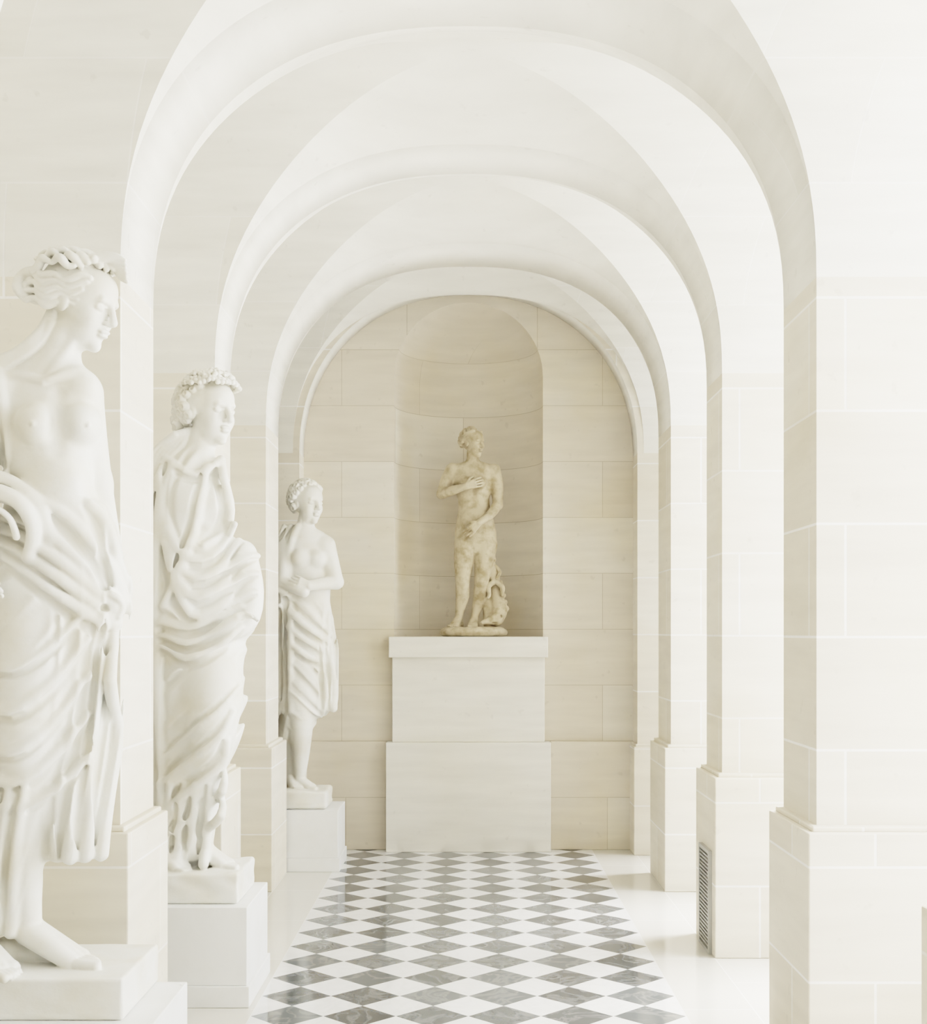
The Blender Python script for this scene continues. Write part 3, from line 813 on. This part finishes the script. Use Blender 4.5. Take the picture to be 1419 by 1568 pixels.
# =================================================== statue 2 : mantled woman with a flower wreath
def statue_two():
    S = Sculpt()
    def f2(U, V, W):
        r = np.sqrt((U - 338) ** 2 + ((V - 762) * .62) ** 2 + (W * .3) ** 2)
        a = (r + 7 * np.sin(V / 50 + U / 40)) / 25
        b = (U + .05 * (V - 900) + 5 * np.sin(V / 75) + .4 * W) / 19
        c = (V + .95 * U + .004 * (U - 300) ** 2 + 9 * np.sin(U / 38) + .3 * W) / 44
        wl = 1 - sst(250, 276, U)
        lo = sst(985, 1010, V)
        up = (8 * rg(a, 1.4) - 2) * (1 - wl) + (10 * rg(b) - 3) * wl
        dn = (8 * rg(c, 1.4) - 2) * (1 - wl) + (10 * rg(b) - 3) * wl
        fe = sst(1200, 1260, V)
        dn = dn * (1 - fe) + fe * (9 * rg((U + .25 * (V - 1200) + .4 * W) / 19) - 3)
        return (up * (1 - lo) + dn * lo)
    S.loft([(692, 292, 0, 28, 22), (704, 287, 0, 50, 32), (722, 284, 0, 59, 40), (760, 284, 0, 63, 48), (800, 286, 0, 65, 52), (850, 296, -2, 74, 56), (900, 302, -4, 82, 58), (950, 306, -4, 82, 58), (985, 304, -2, 74, 56), (1030, 304, 0, 68, 54), (1080, 303, 0, 70, 56), (1130, 298, 0, 64, 52), (1180, 290, 0, 54, 48), (1240, 282, 0, 47, 42), (1312, 282, 0, 42, 36)], f2, 8)
    S.cap((314, 660, 0), (300, 706, 2), 20, 25, 12)
    S.ell((332, 775, -24), (25, 28, 26), k=18); S.ell((296, 775, -40), (24, 28, 20), k=18)
    S.chain([(374, 850, -16, 22), (386, 905, -20, 21), (382, 950, -34, 18), (352, 972, -58, 13)], 12)
    S.chain([(318, 990, -16, 42), (336, 1045, -36, 42), (336, 1110, -48, 35), (318, 1190, -28, 26), (306, 1300, -6, 16)], 16)
    for i in range(4):
        o = i * 30
        S.fold([(256 - i * 3, 722 + i * 8, -38, 5), (264 + i * 2, 795 + o * .7, -54, 8), (292 + i * 4, 852 + o, -62, 9), (334 + i * 5, 856 + o * .8, -58, 7.5), (366 + i * 4, 806 + o * .8, -38, 5)], 6)
    S.fold([(256, 704, -18, 8), (282, 722, -38, 7), (308, 732, -42, 7), (332, 716, -28, 7), (340, 704, -8, 6)], 4)
    S.fold([(338, 708, -14, 8), (348, 740, -30, 8), (358, 785, -36, 8), (348, 815, -44, 7), (322, 838, -58, 5)], 5)
    S.fold([(322, 720, -30, 5), (318, 760, -54, 6), (306, 820, -62, 7), (286, 880, -64, 7), (262, 930, -56, 5)], 6)
    S.cap((352, 972, -58), (366, 952, -68), 11, 8, 5)
    hand(S, (362, 956, -68), (392, 938, -64), (-.3, .9, -.2), 52, .9, 1)
    for y0 in (862, 890, 918):
        S.fold([(326, y0 + 22, -62, 5), (354, y0 + 10, -52, 6.5), (382, y0 - 6, -38, 6), (398, y0 - 10, -18, 4)], 5)
    for i in range(3):
        S.fold([(230, 1002 - i * 20, -30, 7), (262, 988 - i * 17, -60, 8), (300, 1006 - i * 22, -68, 10 - i), (342, 988 - i * 20, -64, 8), (376, 960 - i * 15, -42, 6)], 6)
    for (y0, r) in ((1062, 6), (1100, 7), (1142, 8), (1184, 7), (1220, 7)):
        S.fold([(374 - (y0 - 1075) * .22, y0 - 14, -20, r * .6), (350, y0 + 20, -66, r), (312, y0 + 52, -64, r), (272, y0 + 84, -52, r), (236, y0 + 116, -32, r * .7)], 6)
    for x, r in ((242, 7), (262, 7), (282, 6), (302, 7), (322, 7)):
        S.fold([(x + 8, 1195, -38, r * .6), (x, 1255, -40, r), (x - 3, 1316, -38, r + 1)], 6)
    for x, r in ((214, 9), (232, 7), (248, 9)):
        S.fold([(x + 24, 716, 6, r * .8), (x + 6, 800, -14, r), (x, 920, -24, r), (x + 3, 1040, -26, r), (x + 8, 1180, -22, r), (x + 8, 1250, -14, r)], 6)
    foot(S, (312, 1300, -6), (372, 1320, -28), 13)
    foot(S, (262, 1306, -22), (300, 1322, -52), 12)
    S.box(205, 378, 1324, 1368, -78, 70, 4, 3, 1.6)
    S.ell((222, 1310, 10), (18, 20, 22), k=5)
    # head
    H = 106
    L, B = head(S, (321, 630, 0), H, 52, 4, g=1.25)
    S.rell(L(-.12, 0, .14), np.array([.38, .37, .35]) * H, B, 4)
    curls(S, L, B, H, -.12, 0, .11, .42, .40, .38, 150, .068, .22, -.75, .8)
    curls(S, L, B, H, -.32, 0, -.08, .26, .30, .34, 70, .08, .1, -1, .8)
    for row, (up, n_) in enumerate(((.36, 15), (.46, 11))):
        for i in range(n_):
            t = -2.3 + 4.6 * i / (n_ - 1)
            rr_ = 1 - .22 * row
            a, b = .36 * rr_ * math.cos(t) - .04, .38 * rr_ * math.sin(t)
            c = L(a, b, up + .05 * math.cos(t) + random.uniform(-.02, .03))
            nrm = unit(a * B[0] + b * B[1] + .35 * B[2])
            x = unit(np.cross(nrm, [0, 0, 1])); y = np.cross(nrm, x)
            sc = random.uniform(.85, 1.25)
            for q in range(5):
                an = q * 2 * math.pi / 5 + i
                S.rell(c + (x * math.cos(an) + y * math.sin(an)) * .050 * sc * H + nrm * .03 * H, .034 * sc * H, None, .5)
            S.rell(c + nrm * .05 * H, .024 * H, None, .4)
    for i in range(5):
        S.chain([(292 - i * 5, 660 + i * 2, -6 - 3 * i, 6), (280 - i * 8, 686, -14, 6), (264 - i * 7, 706 + i, -22, 6), (252 - i * 6, 740 + i * 6, -28, 5)], 1.5)
    return S
S2 = statue_two()
place("wreathed_woman_statue", S2, [(545, 730, 1.15), (728, 1380, 1.55)], 6.4, M_MARBLE, PEDZ)

# =================================================== statue 3 : half-draped figure with folded arms
def statue_three():
    S = Sculpt()
    S.loft([(808, 467, 0, 18, 13), (820, 468, 0, 34, 17), (840, 469, 0, 39, 21), (880, 472, 0, 35, 22), (920, 474, 0, 31, 20), (950, 476, 0, 34, 23), (980, 476, 0, 38, 26)], None, 8)
    S.cap((469, 792, 0), (466, 818, 1), 12, 15, 7)
    S.ell((488, 856, -18), (13, 12, 10), k=7); S.ell((462, 856, -20), (13, 12, 9), k=7)
    def f3(U, V, W):
        a = (V - .85 * U + 5 * np.sin(U / 14) + .3 * W) / 25
        b = (U + .1 * (V - 1000) + 3 * np.sin(V / 30) + .4 * W) / 13
        wt = np.maximum(sst(485, 500, U), 1 - sst(440, 452, U))
        return (6 * rg(a, 1.5) - 2) * (1 - wt) + (6 * rg(b) - 2) * wt
    S.loft([(925, 464, 0, 32, 25), (960, 472, 0, 39, 28), (1000, 474, 0, 42, 30), (1040, 474, 0, 42, 30), (1075, 472, 0, 42, 29), (1092, 466, 0, 40, 27), (1105, 452, 2, 28, 22), (1135, 447, 3, 22, 18)], f3, 6)
    for i in range(4):
        S.fold([(430, 905 + i * 22, -22, 5), (455, 922 + i * 23, -34, 6 - i * .4), (482, 946 + i * 21, -33, 6), (506, 968 + i * 17, -15, 4)], 4.5)
    for x, r in ((500, 5), (510, 6)):
        S.fold([(x - 4, 985, -16, r * .7), (x, 1030, -18, r), (x + 2, 1084, -14, r)], 4)
    for i, x in enumerate((424, 434, 445)):
        S.fold([(x + 12, 808, 0, 6), (x + 1, 840, -10, 6), (x, 900, -18, 6), (x + 4, 960, -24, 6), (x + 3, 1030, -24, 6), (x + 4, 1088, -18, 5)], 4)
    S.cap((500, 836, -4), (516, 892, -12), 14, 11, 6)
    S.cap((516, 892, -12), (478, 898, -34), 11, 7.5, 3)
    hand(S, (478, 898, -36), (450, 888, -37), (0, 0, 1), 34, .4, 1)
    S.cap((438, 838, -4), (434, 892, -18), 13, 10, 5)
    S.cap((434, 892, -18), (470, 908, -34), 10, 8, 3)
    S.chain([(464, 1060, -8, 24), (463, 1110, -14, 18), (461, 1150, -6, 14), (459, 1195, -2, 8)], 8)
    S.chain([(450, 1060, 6, 22), (446, 1120, 6, 16), (446, 1160, 8, 13), (444, 1195, 6, 8)], 8)
    S.ell((462, 1122, -16), (15, 10, 10), k=5)
    S.box(434, 448, 1120, 1205, 4, 22, 4, 4, .8)
    foot(S, (459, 1194, -2), (488, 1204, -14), 7.5, 2)
    foot(S, (446, 1194, 0), (462, 1204, -26), 7, 2)
    S.box(432, 505, 1206, 1234, -42, 44, 5, 3, 1.8)
    H = 66
    L, B = head(S, (471, 771, 0), H, 42, 2, g=1.3)
    S.rell(L(-.12, 0, .16), np.array([.36, .34, .33]) * H, B, 3)
    curls(S, L, B, H, -.10, 0, .12, .42, .38, .40, 120, .078, .22, -.7, .6)
    return S
S3 = statue_three()
place("folded_arms_statue", S3, [(725, 830, .85), (828, 1245, 1.15)], 9.78, M_MARBLE, .446)

# =================================================== statue 4 : Venus in the niche
def statue_venus():
    S = Sculpt()
    S.loft([(705, 724, 1, 13, 9), (711, 724, 1, 27, 12), (718, 724, 0, 36, 14), (732, 724, 0, 33, 16), (748, 724, -1, 28, 16), (765, 725, -1, 24, 14.5), (778, 726, 0, 24, 14), (795, 727, 1, 28, 16), (815, 728, 2, 32, 18), (835, 728, 2, 32, 18), (850, 728, 1, 30, 15)], None, 6)
    S.cap((723, 692, 0), (724, 712, 1), 8.5, 10, 5)
    S.ell((712, 741, -14), (9, 9, 9), k=4); S.ell((736, 741, -14), (9, 9, 9), k=4)
    S.cap((724, 752, -17), (725, 790, -17), 2, 2, k=8, sub=True)
    S.ell((726, 797, -12), (17, 15, 7), k=8)
    S.cap((726, 785, -19), (726, 786, -19), 1.4, k=1.2, sub=True)
    S.chain([(712, 832, -18, 1.6), (728, 846, -18, 1.6), (744, 832, -18, 1.6)], 4, sub=True)
    S.chain([(692, 719, 0, 10), (683, 738, -1, 9.5), (676, 757, -4, 7.5)], 4)
    S.chain([(676, 757, -4, 7.8), (694, 753, -19, 7), (713, 748, -28, 4.8)], 2)
    hand(S, (713, 748, -28), (738, 740, -28), (0, 0, 1), 30, .3, 1, 1.2)
    S.chain([(756, 720, 0, 10), (761, 745, 0, 9.5), (762, 774, -5, 7.5)], 4)
    S.chain([(762, 774, -5, 7.8), (750, 790, -18, 7), (733, 803, -28, 4.8)], 2)
    hand(S, (733, 803, -28), (714, 820, -29), (0, 0, 1), 30, .3, -1, 1.2)
    S.chain([(713, 835, 2, 18), (710, 862, -3, 15), (708, 890, -6, 11), (708, 912, 1, 10.5), (704, 935, 3, 7), (702, 950, 3, 5.5)], 2.5)
    S.chain([(743, 835, 2, 18), (741, 862, 0, 15), (737, 890, -3, 11), (735, 912, 4, 10.5), (729, 935, 5, 7), (726, 950, 4, 5.5)], 2.5)
    S.ell((708, 889, -13), (6, 7, 4), k=3); S.ell((736, 889, -10), (6, 7, 4), k=3)
    foot(S, (701, 949, 2), (691, 958, -20), 5.2, 1.2)
    foot(S, (726, 949, 3), (722, 958, -24), 5.2, 1.2)
    # dolphin support with a little cupid on its back
    S.chain([(758, 880, 12, 7), (757, 900, 11, 9), (762, 918, 8, 11), (765, 934, 2, 12), (760, 948, -7, 11)], 3)
    S.chain([(752, 950, -14, 7), (744, 952, -19, 4.5), (738, 954, -22, 3)], 3)
    S.ell((766, 944, -13), 2.2, k=1, sub=True)
    S.ell((756, 954, -17), (5, 1.4, 3), k=1, sub=True)
    for i in range(5): S.ell((776 - i * 2.5, 932 - i * 10, 2), (3.5, 4, 3), k=1.5)
    S.ell((753, 857, 1), 6.5, k=1); S.ell((757, 858, -4), 1.6, k=1); S.chain([(754, 866, 3, 5.5), (755, 878, 3, 7), (757, 890, 3, 7)], 1.5)
    S.chain([(748, 868, 1, 2.8), (744, 876, -3, 2.6), (750, 882, -6, 2.4)], .8)
    S.chain([(760, 868, 1, 2.8), (765, 877, -2, 2.6), (761, 885, -6, 2.4)], .8)
    S.chain([(754, 892, -1, 4.5), (748, 899, -6, 3.8), (749, 911, -5, 3), (747, 915, -8, 2.4)], 1)
    S.chain([(761, 892, 0, 4.5), (769, 900, -4, 3.8), (768, 911, -5, 2.8)], 1)
    S.chain([(745, 905, 12, 7), (748, 930, 10, 9), (752, 955, 6, 12)], 4)
    S.loft([(960, 725, 0, 50, 37), (967, 725, 0, 52, 39), (974.8, 725, 0, 53, 40)], None, 1.5, amp=2)
    H = 45
    L, B = head(S, (724, 679, -1), H, 48, 2, g=1.5)
    S.rell(L(-.12, 0, .14), np.array([.36, .33, .34]) * H, B, 2)
    curls(S, L, B, H, -.12, 0, .12, .38, .35, .38, 80, .080, .10, -.5, .5)
    for sgn in (-1, 1):
        for i in range(3):
            q = [L(.20 - .32 * t, sgn * (.18 + .16 * math.sin(t * 2)), .40 - .09 * i - .16 * t) for t in (0, .5, 1, 1.6)]
            S.chain([(a[0], -a[2], a[1], 1.9) for a in q], .6)
    S.ell((708, 676, 4), (6.5, 7, 7), k=1.5)
    S.ell((721, 657, 0), (7, 4.5, 5), k=1.5)
    return S
S4 = statue_venus()
place("niche_venus_statue", S4, [(645, 985, .72)], 10.62, M_TERRA, 1.711)

# ------------------------------------------------------------------ light
w = bpy.data.worlds.new("sky"); scene.world = w; w.use_nodes = True
bg = w.node_tree.nodes["Background"]
bg.inputs[0].default_value = (0.93, 0.97, 1.0, 1); bg.inputs[1].default_value = 11.5
sun_d = bpy.data.lights.new("sun", 'SUN'); sun_d.energy = 18; sun_d.angle = math.radians(25); sun_d.color = (1, .97, .93)
sun = bpy.data.objects.new("sun", sun_d); scene.collection.objects.link(sun)
el = math.radians(66); az = math.radians(-15)
dvec = Vector((-math.cos(el) * math.cos(az), math.cos(el) * math.sin(az), -math.sin(el)))
sun.rotation_euler = dvec.to_track_quat('-Z', 'Y').to_euler()
sun.location = (8, 0, 10)
